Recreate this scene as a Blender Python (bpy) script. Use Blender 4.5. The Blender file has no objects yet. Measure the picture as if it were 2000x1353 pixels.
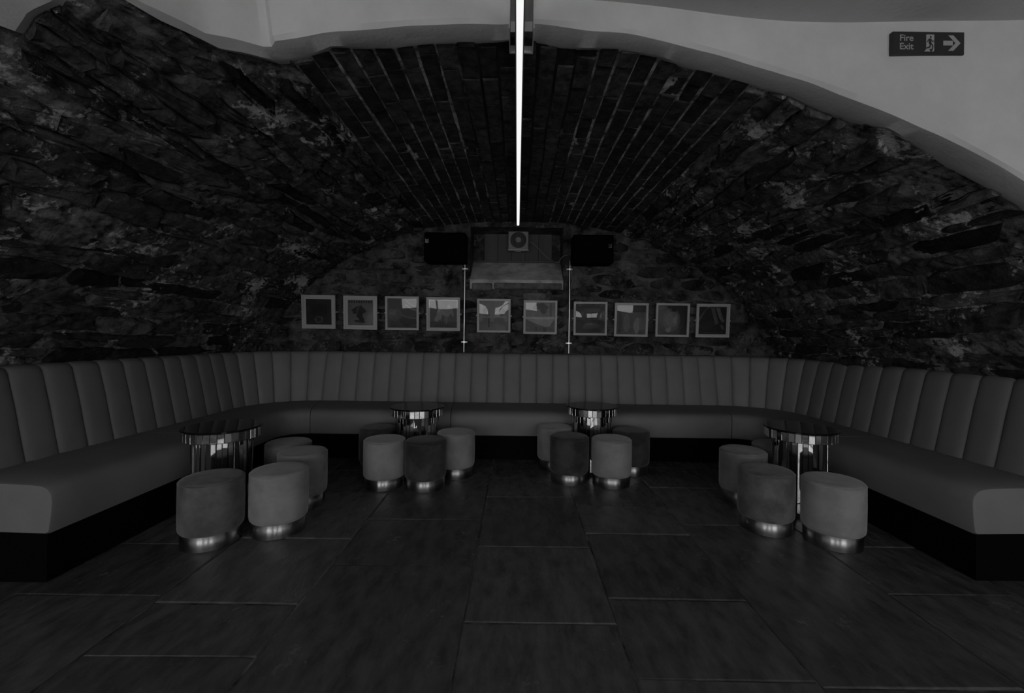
import bpy, math, random
from mathutils import Vector, noise
R = random.Random(7)
C = bpy.context.scene.collection
sc = bpy.context.scene
PI = math.pi

# ------------------------------------------------------------------ camera, world, exposure
F, VX, VY, ROLL, H = 850.0, 1010.0, 654.0, 0.0125, 1.25
cam_d = bpy.data.cameras.new('camera')
cam = bpy.data.objects.new('camera', cam_d); C.objects.link(cam)
cam_d.sensor_width = 36.0; cam_d.sensor_fit = 'HORIZONTAL'
cam_d.lens = F / 2000 * 36
cam_d.shift_x = -(VX - 1000) / 2000
cam_d.shift_y = (VY - 676.5) / 2000
cam_d.clip_start = 0.05
cam.location = (0, 0, H)
cam.rotation_euler = (PI / 2, -ROLL, 0)
sc.camera = cam
w = bpy.data.worlds.new('world'); sc.world = w; w.use_nodes = True
w.node_tree.nodes['Background'].inputs[0].default_value = (0, 0, 0, 1)
w.node_tree.nodes['Background'].inputs[1].default_value = 0.0
vs = sc.view_settings
vs.view_transform = 'Standard'; vs.look = 'None'; vs.gamma = 1.0; vs.use_curve_mapping = False
vs.exposure = 0.0
DAY = 4.5            # daylight in the windows at the far end of the room behind the camera
LED = 0.95           # strip light under the vault crown


def ray(px, py):
    u, v = px - VX, py - VY
    return (u + ROLL * v) / F, (v - ROLL * u) / F      # X/D, -dz/D


def floor_pt(px, py):
    a, b = ray(px, py)
    return a * H / b, H / b


def at_depth(px, py, D):
    a, b = ray(px, py)
    return a * D, H - b * D


# ------------------------------------------------------------------ materials
def mat(name, col, rough=0.7, metal=0.0, var=0.0, vscale=6.0, col2=None, bump=0.0, bscale=40.0, stretch=(1, 1, 1),
        spec=0.5, sheen=0.0, thresh=None, tscale=5.0, tcol=None, rand=0.0, coat=0.0, detail=6.0, aniso=0.0, tfine=0, soot=None):
    m = bpy.data.materials.new(name); m.use_nodes = True
    nt = m.node_tree; N = nt.nodes; L = nt.links
    b = N['Principled BSDF']
    b.inputs['Roughness'].default_value = rough
    b.inputs['Metallic'].default_value = metal
    b.inputs['Specular IOR Level'].default_value = spec
    if sheen:
        b.inputs['Sheen Weight'].default_value = sheen; b.inputs['Sheen Roughness'].default_value = 0.4
    if coat:
        b.inputs['Coat Weight'].default_value = coat; b.inputs['Coat Roughness'].default_value = 0.1
    g = (col, col, col, 1) if isinstance(col, (int, float)) else (*col, 1)
    b.inputs['Base Color'].default_value = g
    tc = N.new('ShaderNodeTexCoord'); mp = N.new('ShaderNodeMapping')
    mp.inputs['Scale'].default_value = stretch
    oi = N.new('ShaderNodeObjectInfo')
    L.new(tc.outputs['Object'], mp.inputs['Vector'])
    off = N.new('ShaderNodeVectorMath'); off.operation = 'MULTIPLY_ADD'
    L.new(oi.outputs['Random'], off.inputs[0]); off.inputs[1].default_value = (17, 31, 23)
    L.new(mp.outputs[0], off.inputs[2])
    vec = off.outputs[0]
    cur = None
    if var:
        n = N.new('ShaderNodeTexNoise'); n.inputs['Scale'].default_value = vscale; n.inputs['Detail'].default_value = detail
        n.inputs['Roughness'].default_value = 0.62
        L.new(vec, n.inputs['Vector'])
        r = N.new('ShaderNodeValToRGB')
        lo = [max(0, c * (1 - var)) for c in g[:3]]
        hi = [c * (1 + var) for c in g[:3]] if col2 is None else [col2] * 3
        r.color_ramp.elements[0].position = 0.36; r.color_ramp.elements[0].color = (*lo, 1)
        r.color_ramp.elements[1].position = 0.64; r.color_ramp.elements[1].color = (*hi, 1)
        L.new(n.outputs['Fac'], r.inputs['Fac']); cur = r.outputs['Color']
    if rand:
        mr = N.new('ShaderNodeMapRange'); mr.inputs['To Min'].default_value = 1 - rand; mr.inputs['To Max'].default_value = 1 + rand
        L.new(oi.outputs['Random'], mr.inputs['Value'])
        mx = N.new('ShaderNodeMix'); mx.data_type = 'RGBA'; mx.blend_type = 'MULTIPLY'; mx.inputs['Factor'].default_value = 1
        if cur: L.new(cur, mx.inputs['A'])
        else: mx.inputs['A'].default_value = g
        L.new(mr.outputs[0], mx.inputs['B']); cur = mx.outputs['Result']
    if thresh is not None:
        n2 = N.new('ShaderNodeTexNoise'); n2.inputs['Scale'].default_value = tscale; n2.inputs['Detail'].default_value = 8
        n2.inputs['Roughness'].default_value = 0.68
        L.new(tc.outputs['Object'] if tfine else mp.outputs[0], n2.inputs['Vector'])
        r2 = N.new('ShaderNodeValToRGB')
        r2.color_ramp.elements[0].position = thresh; r2.color_ramp.elements[1].position = thresh + 0.045
        r2.color_ramp.elements[0].color = (0, 0, 0, 1); r2.color_ramp.elements[1].color = (1, 1, 1, 1)
        fac = n2.outputs['Fac']
        if tfine:                                   # break the patches up with a fine grain
            n4 = N.new('ShaderNodeTexNoise'); n4.inputs['Scale'].default_value = tscale * 9; n4.inputs['Detail'].default_value = 6
            n4.inputs['Roughness'].default_value = 0.7; L.new(tc.outputs['Object'], n4.inputs['Vector'])
            ad = N.new('ShaderNodeMix'); ad.inputs['Factor'].default_value = 0.38
            L.new(fac, ad.inputs['A']); L.new(n4.outputs['Fac'], ad.inputs['B']); fac = ad.outputs['Result']
        L.new(fac, r2.inputs['Fac'])
        mx = N.new('ShaderNodeMix'); mx.data_type = 'RGBA'
        L.new(r2.outputs['Color'], mx.inputs['Factor'])
        if cur: L.new(cur, mx.inputs['A'])
        else: mx.inputs['A'].default_value = g
        mx.inputs['B'].default_value = (tcol, tcol, tcol, 1); cur = mx.outputs['Result']
    if soot is not None:                            # soot staining in a wavering band along the crown
        sp = N.new('ShaderNodeSeparateXYZ'); L.new(tc.outputs['Object'], sp.inputs[0])
        ab = N.new('ShaderNodeMath'); ab.operation = 'ABSOLUTE'; L.new(sp.outputs[0], ab.inputs[0])
        n5 = N.new('ShaderNodeTexNoise'); n5.inputs['Scale'].default_value = 2.3; n5.inputs['Detail'].default_value = 7; L.new(tc.outputs['Object'], n5.inputs['Vector'])
        sm = N.new('ShaderNodeMath'); sm.operation = 'MULTIPLY_ADD'; L.new(n5.outputs['Fac'], sm.inputs[0]); sm.inputs[1].default_value = 0.5; L.new(ab.outputs[0], sm.inputs[2])
        rr = N.new('ShaderNodeMapRange'); rr.inputs['From Min'].default_value = 0.56; rr.inputs['From Max'].default_value = 0.66; L.new(sm.outputs[0], rr.inputs['Value'])
        mx = N.new('ShaderNodeMix'); mx.data_type = 'RGBA'; L.new(rr.outputs[0], mx.inputs['Factor']); mx.inputs['A'].default_value = (soot, soot, soot, 1)
        L.new(cur, mx.inputs['B']); cur = mx.outputs['Result']
    if aniso:
        tg = N.new('ShaderNodeTangent'); tg.direction_type = 'RADIAL'; tg.axis = 'Z'
        L.new(tg.outputs[0], b.inputs['Tangent']); b.inputs['Anisotropic'].default_value = aniso; b.inputs['Anisotropic Rotation'].default_value = 0.25
    if cur: L.new(cur, b.inputs['Base Color'])
    if bump:
        n3 = N.new('ShaderNodeTexNoise'); n3.inputs['Scale'].default_value = bscale; n3.inputs['Detail'].default_value = 8
        n3.inputs['Roughness'].default_value = 0.65
        L.new(vec, n3.inputs['Vector'])
        bp = N.new('ShaderNodeBump'); bp.inputs['Strength'].default_value = 1.0; bp.inputs['Distance'].default_value = bump
        L.new(n3.outputs['Fac'], bp.inputs['Height']); L.new(bp.outputs[0], b.inputs['Normal'])
    return m


def emis(name, s, col=(1, 1, 1)):
    m = bpy.data.materials.new(name); m.use_nodes = True
    nt = m.node_tree; nt.nodes.clear()
    e = nt.nodes.new('ShaderNodeEmission'); e.inputs[0].default_value = (*col, 1); e.inputs[1].default_value = s
    o = nt.nodes.new('ShaderNodeOutputMaterial'); nt.links.new(e.outputs[0], o.inputs[0])
    return m


def glass(name):
    m = bpy.data.materials.new(name); m.use_nodes = True
    nt = m.node_tree; nt.nodes.clear()
    t = nt.nodes.new('ShaderNodeBsdfTransparent'); gl = nt.nodes.new('ShaderNodeBsdfGlossy'); gl.inputs['Roughness'].default_value = 0.02
    fr = nt.nodes.new('ShaderNodeFresnel'); fr.inputs[0].default_value = 1.5
    mx = nt.nodes.new('ShaderNodeMixShader'); o = nt.nodes.new('ShaderNodeOutputMaterial')
    nt.links.new(fr.outputs[0], mx.inputs[0]); nt.links.new(t.outputs[0], mx.inputs[1]); nt.links.new(gl.outputs[0], mx.inputs[2])
    nt.links.new(mx.outputs[0], o.inputs[0])
    return m


M = dict(
    plaster=mat('pale_painted_plaster', 0.6, 0.85, var=0.07, vscale=3, bump=0.004, bscale=14),
    ceil=mat('pale_painted_ceiling', 0.55, 0.9, var=0.05, vscale=2, bump=0.002, bscale=20),
    white=mat('white_room_paint', 0.80, 0.9, var=0.03, vscale=2, bump=0.001),
    mortar=mat('lime_mortar', 0.15, 0.95, var=0.85, vscale=16, col2=0.34, bump=0.03, bscale=30, thresh=0.53, tscale=2.6, tcol=0.78, tfine=1, spec=0.2, detail=10),
    bmortar=mat('sooty_brick_mortar', 0.34, 0.95, var=0.75, vscale=14, col2=0.75, bump=0.012, bscale=60, spec=0.2, soot=0.035),
    wallmortar=mat('flush_wall_mortar', 0.065, 0.95, var=0.85, vscale=5, col2=0.15, bump=0.02, bscale=26, spec=0.2, detail=10),
    stoneA=mat('dark_rubble_stone', 0.060, 0.8, var=0.75, vscale=13, bump=0.05, bscale=13, rand=0.5, thresh=0.562, tscale=2.6, tcol=0.58, tfine=1, spec=0.3, detail=10),
    stoneB=mat('grey_rubble_stone', 0.095, 0.85, var=0.7, vscale=12, bump=0.05, bscale=12, rand=0.4, thresh=0.552, tscale=2.6, tcol=0.62, tfine=1, spec=0.25, detail=10),
    stoneC=mat('black_rubble_stone', 0.018, 0.8, var=0.7, vscale=13, bump=0.045, bscale=14, rand=0.5, thresh=0.585, tscale=2.6, tcol=0.45, tfine=1, spec=0.25, detail=10),
    wstone=mat('wall_stone', 0.046, 0.9, var=0.85, vscale=6, bump=0.02, bscale=20, rand=0.6, thresh=0.53, tscale=4, tcol=0.13, tfine=1, spec=0.25, detail=10),
    brick=mat('sooty_brick', 0.045, 0.85, var=0.7, vscale=16, bump=0.012, bscale=40, rand=0.5, thresh=0.66, tscale=7, tcol=0.16, tfine=1, spec=0.25, detail=10),
    slate=mat('polished_slate', 0.088, 0.25, var=0.30, vscale=8, bump=0.007, bscale=12, stretch=(1.9, 0.7, 1), rand=0.22, thresh=0.585, tscale=5, tcol=0.15, tfine=1, spec=0.5, detail=10),
    grout=mat('slate_grout', 0.06, 0.9, var=0.8, vscale=9, col2=0.2, spec=0.2),
    leather=mat('grey_leather', 0.20, 0.55, var=0.06, vscale=4, bump=0.0006, bscale=420, spec=0.35),
    black=mat('black_kickboard', 0.003, 0.7, spec=0.06),
    chrome=mat('brushed_chrome', 0.55, 0.34, metal=1.0, var=0.12, vscale=30, stretch=(1, 1, 0.05), aniso=0.97),
    mirror=mat('mirror_tile_glass', 0.72, 0.035, metal=1.0, var=0.12, vscale=5, rand=0.12),
    core=mat('table_core', 0.015, 0.6),
    blackglass=mat('black_glass', 0.006, 0.03, spec=0.5),
    velvetL=mat('pale_velvet', 0.27, 0.9, var=0.14, vscale=7, bump=0.001, bscale=200, sheen=0.35, spec=0.1, detail=3),
    velvetM=mat('mid_velvet', 0.19, 0.9, var=0.2, vscale=7, bump=0.001, bscale=200, sheen=0.3, spec=0.1, detail=3),
    velvetD=mat('dark_velvet', 0.125, 0.9, var=0.28, vscale=7, bump=0.001, bscale=200, sheen=0.25, spec=0.1, detail=3),
    velvetK=mat('darkest_velvet', 0.052, 0.9, var=0.35, vscale=7, bump=0.001, bscale=200, sheen=0.2, spec=0.1, detail=3),
    frame=mat('pale_frame_paint', 0.48, 0.5, var=0.06, vscale=8),
    mount=mat('mount_card', 0.5, 0.9),
    gpane=glass('picture_glass'),
    steel=mat('galvanised_steel', 0.6, 0.3, metal=1.0),
    plastic=mat('pale_plastic', 0.2, 0.5),
    dplastic=mat('dark_plastic', 0.03, 0.5),
    board=mat('grey_board', 0.07, 0.8, var=0.2, vscale=5, stretch=(1, 1, 0.2)),
    sillstone=mat('sill_stone', 0.13, 0.9, var=0.5, vscale=7, bump=0.012, bscale=20),
    sill=mat('rendered_sill', 0.40, 0.85, var=0.35, vscale=5, bump=0.006, bscale=18),
    spk=mat('black_speaker', 0.002, 0.8, spec=0.05),
    signd=mat('dark_sign', 0.022, 0.5), signw=mat('sign_print', 0.36, 0.6),
    cable=mat('grey_cable', 0.2, 0.6),
    led=emis('led_diffuser', LED), day=emis('frosted_daylight_glass', DAY),
)
for k, v in dict(a=0.004, b=0.015, c=0.04, d=0.075, e=0.12, f=0.19, g=0.28, h=0.40).items():
    M['ink_' + k] = mat('print_ink', v, 0.6, var=0.12, vscale=12)


# ------------------------------------------------------------------ mesh helpers
def obj(name, verts, faces, m, parent=None, smooth=False, mi=None):
    me = bpy.data.meshes.new(name)
    me.from_pydata(verts, [], faces)
    for x in (m if isinstance(m, (list, tuple)) else [m]): me.materials.append(M[x])
    if mi: me.polygons.foreach_set('material_index', mi)
    if smooth: me.polygons.foreach_set('use_smooth', [True] * len(me.polygons))
    me.update()
    o = bpy.data.objects.new(name, me); C.objects.link(o)
    if parent: o.parent = parent
    return o


def share(name, me, parent=None):
    o = bpy.data.objects.new(name, me); C.objects.link(o)
    if parent: o.parent = parent
    return o


def empty(name, loc=(0, 0, 0), rz=0):
    o = bpy.data.objects.new(name, None); C.objects.link(o); o.location = loc; o.rotation_euler = (0, 0, rz)
    o.empty_display_size = 0.1
    return o


def tag(o, label, cat, group=None):
    o['label'] = label; o['category'] = cat
    if group: o['group'] = group
    return o


def struct(o): o['kind'] = 'structure'; return o


def box(x0, x1, y0, y1, z0, z1, ch=0.0):
    """box, chamfered on all edges when ch > 0"""
    if not ch:
        v = [(x, y, z) for z in (z0, z1) for y in (y0, y1) for x in (x0, x1)]
        f = [(0, 2, 3, 1), (4, 5, 7, 6), (0, 1, 5, 4), (2, 6, 7, 3), (0, 4, 6, 2), (1, 3, 7, 5)]
        return v, f
    import bmesh
    bm = bmesh.new()
    v, f = box(x0, x1, y0, y1, z0, z1)
    vv = [bm.verts.new(p) for p in v]
    for q in f: bm.faces.new([vv[i] for i in q])
    bmesh.ops.bevel(bm, geom=bm.edges[:], offset=ch, segments=1, affect='EDGES', clamp_overlap=True)
    bm.verts.index_update()
    V = [tuple(p.co) for p in bm.verts]; Fc = [tuple(p.index for p in q.verts) for q in bm.faces]
    bm.free()
    return V, Fc


def join(*parts):
    V, Fc = [], []
    for v, f in parts:
        n = len(V); V += list(v); Fc += [tuple(i + n for i in q) for q in f]
    return V, Fc


def lathe(prof, n=40, a0=0.0):
    V, Fc = [], []
    for r, z in prof:
        for i in range(n):
            t = a0 + 2 * PI * i / n
            V.append((r * math.cos(t), r * math.sin(t), z))
    for j in range(len(prof) - 1):
        for i in range(n):
            k = (i + 1) % n
            Fc.append((j * n + i, j * n + k, (j + 1) * n + k, (j + 1) * n + i))
    Fc.append(tuple(reversed(range(n)))); Fc.append(tuple((len(prof) - 1) * n + i for i in range(n)))
    return V, Fc


def tube(pts, r, n=8):
    V, Fc = [], []
    pts = [Vector(p) for p in pts]
    for i, p in enumerate(pts):
        t = (pts[min(i + 1, len(pts) - 1)] - pts[max(i - 1, 0)]).normalized()
        u = t.cross(Vector((0, 0, 1)))
        if u.length < 0.1: u = t.cross(Vector((0, 1, 0)))
        u.normalize(); w_ = t.cross(u)
        for k in range(n):
            a = 2 * PI * k / n
            V.append(tuple(p + u * (r * math.cos(a)) + w_ * (r * math.sin(a))))
    for i in range(len(pts) - 1):
        for k in range(n):
            q = (k + 1) % n
            Fc.append((i * n + k, i * n + q, (i + 1) * n + q, (i + 1) * n + k))
    Fc.append(tuple(range(n))); Fc.append(tuple(reversed([(len(pts) - 1) * n + k for k in range(n)])))
    return V, Fc


# ------------------------------------------------------------------ the vault profile
half = [(0, 2.60), (0.6, 2.575), (1.16, 2.49), (1.64, 2.33), (2.07, 2.12), (2.45, 1.85), (2.74, 1.52), (2.98, 1.18), (3.13, 0.85), (3.16, 0.4), (3.17, 0.0)]
ctrl = [(-x, z) for x, z in reversed(half[1:])] + half
PX, PZ = [], []
for i in range(len(ctrl) - 1):
    p0, p1, p2, p3 = ctrl[max(i - 1, 0)], ctrl[i], ctrl[i + 1], ctrl[min(i + 2, len(ctrl) - 1)]
    for k in range(24):
        t = k / 24
        q = [0.5 * (2 * p1[c] + (p2[c] - p0[c]) * t + (2 * p0[c] - 5 * p1[c] + 4 * p2[c] - p3[c]) * t * t + (3 * p1[c] - p0[c] - 3 * p2[c] + p3[c]) * t ** 3) for c in (0, 1)]
        PX.append(q[0]); PZ.append(q[1])
PX.append(ctrl[-1][0]); PZ.append(ctrl[-1][1])
PA = [0.0]
for i in range(1, len(PX)): PA.append(PA[-1] + math.hypot(PX[i] - PX[i - 1], PZ[i] - PZ[i - 1]))
A0 = PA[-1] / 2
PA = [a - A0 for a in PA]
AMAX = A0
import bisect


def P(a):
    a = max(-AMAX + 1e-6, min(AMAX - 1e-6, a))
    i = bisect.bisect_right(PA, a) - 1; i = max(0, min(len(PA) - 2, i))
    t = (a - PA[i]) / (PA[i + 1] - PA[i])
    x = PX[i] + (PX[i + 1] - PX[i]) * t; z = PZ[i] + (PZ[i + 1] - PZ[i]) * t
    j0, j1 = max(0, i - 2), min(len(PA) - 1, i + 3)
    tx, tz = PX[j1] - PX[j0], PZ[j1] - PZ[j0]; l = math.hypot(tx, tz)
    return x, z, tz / l, -tx / l


def V3(a, d, h=0.0):
    x, z, nx, nz = P(a)
    if abs(a) > 1.25:
        lump = 0.035 * noise.noise((a * 1.6, d * 1.3, 3.1)); h = h + lump * min(1, (abs(a) - 1.25) / 0.4)
    return (x + nx * h, d, z + nz * h)


def arc_of_x(X):
    for i in range(len(PX) - 1):
        if PX[i] <= X <= PX[i + 1]:
            return PA[i] + (X - PX[i]) / max(1e-9, PX[i + 1] - PX[i]) * (PA[i + 1] - PA[i])
    return AMAX if X > 0 else -AMAX


def vault_hit(px, py):
    a, b = ray(px, py)
    best = None
    for k in range(600):
        D = 0.6 + k * 0.01
        X = a * D; z = H - b * D
        if abs(X) > 3.17: break
        if z >= P(arc_of_x(X))[1]:
            return arc_of_x(X), D
    return arc_of_x(a * 2), 2.0


DB = 5.17                                              # plane of the back wall
edge_px = [(-60, 20), (0, 42), (34, 56), (60, 12), (100, -2), (180, -40), (255, 0), (300, 28), (340, 48), (400, 72), (430, 90), (480, 100), (545, 119),
           (600, 108), (622, 99), (650, 87), (700, 90), (760, 92), (850, 82), (925, 78), (1000, 73), (1040, 75), (1090, 88), (1180, 92), (1290, 105),
           (1330, 125), (1400, 145), (1500, 172), (1540, 180), (1600, 212), (1660, 228), (1740, 245), (1800, 292), (1850, 322), (1900, 345), (1960, 375), (2000, 397)]
EB = sorted(vault_hit(*p) for p in edge_px)
EB = [(-AMAX, 1.38), (EB[0][0] - 0.5, 1.38)] + EB + [(EB[-1][0] + 0.6, EB[-1][1]), (AMAX, EB[-1][1])]


def edge_d(a):
    for (a0, d0), (a1, d1) in zip(EB, EB[1:]):
        if a0 <= a <= a1:
            return d0 + (d1 - d0) * (a - a0) / max(1e-6, a1 - a0)
    return EB[-1][1]


AL, AR = arc_of_x(-1.06), arc_of_x(1.22)               # limits of the brick crown


# ------------------------------------------------------------------ vault shells (mortar beds)
def shell(name, a0, a1, m, na, nd, amp, fr, hoff=0.0):
    V, Fc = [], []
    for i in range(na + 1):
        a = a0 + (a1 - a0) * i / na
        d0 = edge_d(a) - 0.01
        for j in range(nd + 1):
            d = d0 + (DB + 0.06 - d0) * j / nd
            h = hoff + amp * (noise.fractal((a * fr, d * fr * 0.55, 1.7), 0.9, 2.1, 4) + 0.35 * noise.noise((a * 45, d * 22, 5)))
            V.append(V3(a, d, h))
    n = nd + 1
    for i in range(na):
        for j in range(nd):
            Fc.append((i * n + j, (i + 1) * n + j, (i + 1) * n + j + 1, i * n + j + 1))
    return struct(obj(name, V, Fc, m, smooth=True))


crown = shell('ceiling', AL, AR, 'bmortar', 260, 220, 0.0028, 7, 0.0035)
hl = shell('wall_left', -AMAX + 0.55, AL, 'mortar', 150, 210, 0.021, 5.5)
hr = shell('wall_right', AR, AMAX - 0.55, 'mortar', 150, 200, 0.021, 5.5)

# bricks of the crown: courses run along the depth
bricks = []
nco = 24
cw = (AR - AL) / nco
for i in range(nco):
    a0 = AL + i * cw; a1 = a0 + cw
    d = 1.7 + R.uniform(0, 0.25)
    while d < DB - 0.03:
        ln = R.choice((0.25, 0.26, 0.27, 0.27, 0.28, 0.16))
        d1 = min(d + ln, DB - 0.02)
        lim = edge_d((a0 + a1) / 2) + R.uniform(-0.03, 0.02)
        if d1 > lim + 0.05:
            s0 = max(d, lim)
            bricks.append((a0 + 0.0062 + R.uniform(-0.003, 0.003), a1 - 0.0062 + R.uniform(-0.003, 0.003), s0 + 0.0008, d1 - 0.0008))
        d = d1


def brick_geo(a0, a1, d0, d1):
    h = 0.009 + R.uniform(-0.004, 0.005); V = []
    wob = 0.5 * (a1 - a0)
    off = 0.006 * noise.noise((a0 * 9, d0 * 2.3, 0)); off1 = 0.006 * noise.noise((a0 * 9, d1 * 2.3, 0))
    for hh, ins in ((-0.02, 0.0), (h - 0.004, 0.0), (h, 0.005)):
        for (a, d, o) in ((a0 + ins, d0 + ins, off), (a1 - ins, d0 + ins, off), (a1 - ins, d1 - ins, off1), (a0 + ins, d1 - ins, off1)):
            V.append(V3(a + o, d, hh + (R.uniform(-0.002, 0.002) if hh > 0 else 0)))
    Fc = []
    for l in (0, 4):
        for k in range(4):
            q = (k + 1) % 4; Fc.append((l + k, l + q, l + 4 + q, l + 4 + k))
    Fc.append((8, 9, 10, 11))
    return V, Fc


bricks.sort(key=lambda b: b[2])
for b in bricks[:300]: obj('brick', *brick_geo(*b), 'brick', crown)
rest = [brick_geo(*b) for b in bricks[300:]]
if rest:
    o = obj('brick_courses', *join(*rest), 'brick', crown); o['kind'] = 'stuff'


# ------------------------------------------------------------------ rubble: cells of a stretched mosaic
def clip(poly, px, py, nx, ny):
    out = []
    n = len(poly)
    for i in range(n):
        a, b = poly[i], poly[(i + 1) % n]
        da = (a[0] - px) * nx + (a[1] - py) * ny; db = (b[0] - px) * nx + (b[1] - py) * ny
        if da <= 0: out.append(a)
        if (da < 0 < db) or (db < 0 < da):
            t = da / (da - db); out.append((a[0] + (b[0] - a[0]) * t, a[1] + (b[1] - a[1]) * t))
    return out


def mosaic(u0, u1, v0, v1, th, lens, sq, keep):
    """u runs across the courses, v along them; v is squeezed by sq for the cell metric"""
    seeds = []; u = u0
    row = 0
    while u < u1:
        t = R.uniform(*th); v = v0 - R.uniform(0, 0.3)
        while v < v1 + 0.2:
            l = R.uniform(*lens) * (t / (sum(th) / 2)) ** 0.5
            seeds.append((u + t / 2 + R.uniform(-0.3, 0.3) * t, (v + l / 2) * sq)); v += l
        u += t; row += 1
    cells = []
    for i, (sx, sy) in enumerate(seeds):
        if not keep(sx, sy / sq): continue
        poly = [(u0, v0 * sq), (u1, v0 * sq), (u1, v1 * sq), (u0, v1 * sq)]
        near = sorted(((qx - sx) ** 2 + (qy - sy) ** 2, qx, qy) for qx, qy in seeds if abs(qx - sx) < 0.6 and abs(qy - sy) < 0.6)[1:22]
        for _, qx, qy in near:
            poly = clip(poly, (sx + qx) / 2, (sy + qy) / 2, qx - sx, qy - sy)
            if len(poly) < 3: break
        if len(poly) < 3: continue
        poly = [(p[0], p[1] / sq) for p in poly]
        cells.append(poly)
    return cells


def chaikin(p):
    out = []
    for i in range(len(p)):
        a, b = p[i], p[(i + 1) % len(p)]
        if math.hypot(a[0] - b[0], a[1] - b[1]) < 0.03:
            out.append(((a[0] + b[0]) / 2, (a[1] + b[1]) / 2)); continue
        out.append((a[0] * .8 + b[0] * .2, a[1] * .8 + b[1] * .2)); out.append((a[0] * .2 + b[0] * .8, a[1] * .2 + b[1] * .8))
    return out


def stone_geo(poly, gap, hgt, tilt, place, rough=0.006):
    cx = sum(p[0] for p in poly) / len(poly); cy = sum(p[1] for p in poly) / len(poly)
    pl = chaikin(poly)
    n = len(pl)
    if n < 5: return None
    hw = max(0.02, min(max(p[0] for p in pl) - cx, cx - min(p[0] for p in pl)))
    hl_ = max(0.02, min(max(p[1] for p in pl) - cy, cy - min(p[1] for p in pl)))
    tx, ty = R.uniform(-tilt, tilt), R.uniform(-tilt, tilt) * 0.4
    V = []
    for ring, (s, hh) in enumerate(((gap, -0.035), (gap + 0.003, hgt * 0.55), (gap + 0.012, hgt), (None, hgt * 1.12))):
        for (x, y) in pl:
            if s is None: fx = fy = 0.55
            else: fx = max(0.35, 1 - s / hw); fy = max(0.5, 1 - s / hl_)
            qx, qy = cx + (x - cx) * fx, cy + (y - cy) * fy
            j = R.uniform(-rough, rough)
            V.append(place(qx + j, qy + R.uniform(-rough, rough) * 2, hh + (tx * (qx - cx) + ty * (qy - cy) + R.uniform(-rough, rough) * 0.8 if ring else 0)))
    V.append(place(cx, cy, hgt * 1.12))
    Fc = []
    for l in range(3):
        for k in range(n):
            q = (k + 1) % n; Fc.append((l * n + k, l * n + q, (l + 1) * n + q, (l + 1) * n + k))
    for k in range(n): Fc.append((3 * n + k, 3 * n + (k + 1) % n, 4 * n))
    return V, Fc


def courses(u0, u1, v0, v1, th, lens, seed):
    """rough courses: wavy bed joints, slanted ends, stones of uneven thickness"""
    rows = [u0]
    while rows[-1] < u1: rows.append(rows[-1] + R.uniform(*th))
    rows[-1] = u1
    bed = lambda r, v: rows[r] + (0.036 * noise.noise((v * 1.1, r * 7.3 + seed, 0)) + 0.016 * noise.noise((v * 4.3, r * 3.1 + seed, 4)) if 0 < r < len(rows) - 1 else 0)
    out = []
    for r in range(len(rows) - 1):
        v = v0 - R.uniform(0, 0.4)
        sl0 = R.uniform(-0.05, 0.05)
        while v < v1:
            t = rows[r + 1] - rows[r]
            l = R.uniform(*lens) * (0.7 + 2.6 * t)
            sl1 = R.uniform(-0.06, 0.06)
            lo = [(v + l * k / 6 + (sl0 if k == 0 else 0) + (sl1 if k == 6 else 0)) for k in range(7)]
            hi = [(v + l * k / 6 - (sl0 if k == 0 else 0) - (sl1 if k == 6 else 0)) for k in range(7)]
            pa = [(bed(r, x), x) for x in lo]; pb = [(bed(r + 1, x), x) for x in hi]
            if R.random() < 0.22 and t > 0.11:          # split lengthwise into two thin slabs
                f0, f1 = R.uniform(0.35, 0.65), R.uniform(0.35, 0.65)
                pm = [(a[0] + (b[0] - a[0]) * (f0 + (f1 - f0) * k / 6), (a[1] + b[1]) / 2) for k, (a, b) in enumerate(zip(pa, pb))]
                out.append(pa + pm[::-1]); out.append(pm + pb[::-1])
            else:
                out.append(pa + pb[::-1])
            v += l; sl0 = sl1
    return [[(u, min(max(v, v0), v1)) for u, v in p] for p in out]


def slab_geo(poly, gap, hgt, tilt, place, rough):
    n = len(poly)
    cx = sum(p[0] for p in poly) / n; cy = sum(p[1] for p in poly) / n
    hw = max(abs(p[0] - cx) for p in poly); hl_ = max(abs(p[1] - cy) for p in poly)
    if hl_ < 0.04: return None
    tx, ty = R.uniform(-tilt, tilt), R.uniform(-tilt, tilt) * 0.3
    base = [(x + R.uniform(-rough, rough), y + R.uniform(-rough, rough) * 3) for x, y in poly]
    # take the four corners in so that ends are ragged rather than square
    for k in (0, n // 2 - 1, n // 2, n - 1):
        x, y = base[k]; c = R.uniform(0.04, 0.3); base[k] = (x + (cx - x) * c, y + (cy - y) * c * 0.25)
    V = []
    for ring, (s_, hh) in enumerate(((gap, -0.035), (gap, hgt * 0.4), (gap + 0.008, hgt), (gap + 0.03, hgt * 1.1 + 0.004))):
        for x, y in base:
            fx = max(0.3, 1 - s_ / hw); fy = max(0.5, 1 - s_ * 1.2 / hl_)
            qx, qy = cx + (x - cx) * fx, cy + (y - cy) * fy
            V.append(place(qx, qy, hh + ((tx * (qx - cx) + ty * (qy - cy) + R.uniform(-rough, rough) * 0.7) if ring else 0)))
    V.append(place(cx, cy, hgt * 1.1 + 0.004))
    Fc = []
    for l in range(3):
        for k in range(n):
            q = (k + 1) % n; Fc.append((l * n + k, l * n + q, (l + 1) * n + q, (l + 1) * n + k))
    for k in range(n): Fc.append((3 * n + k, 3 * n + (k + 1) % n, 4 * n))
    return V, Fc


def on_vault(a, d, h):
    return V3(a, max(d, edge_d(a) + 0.012), h)


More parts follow.
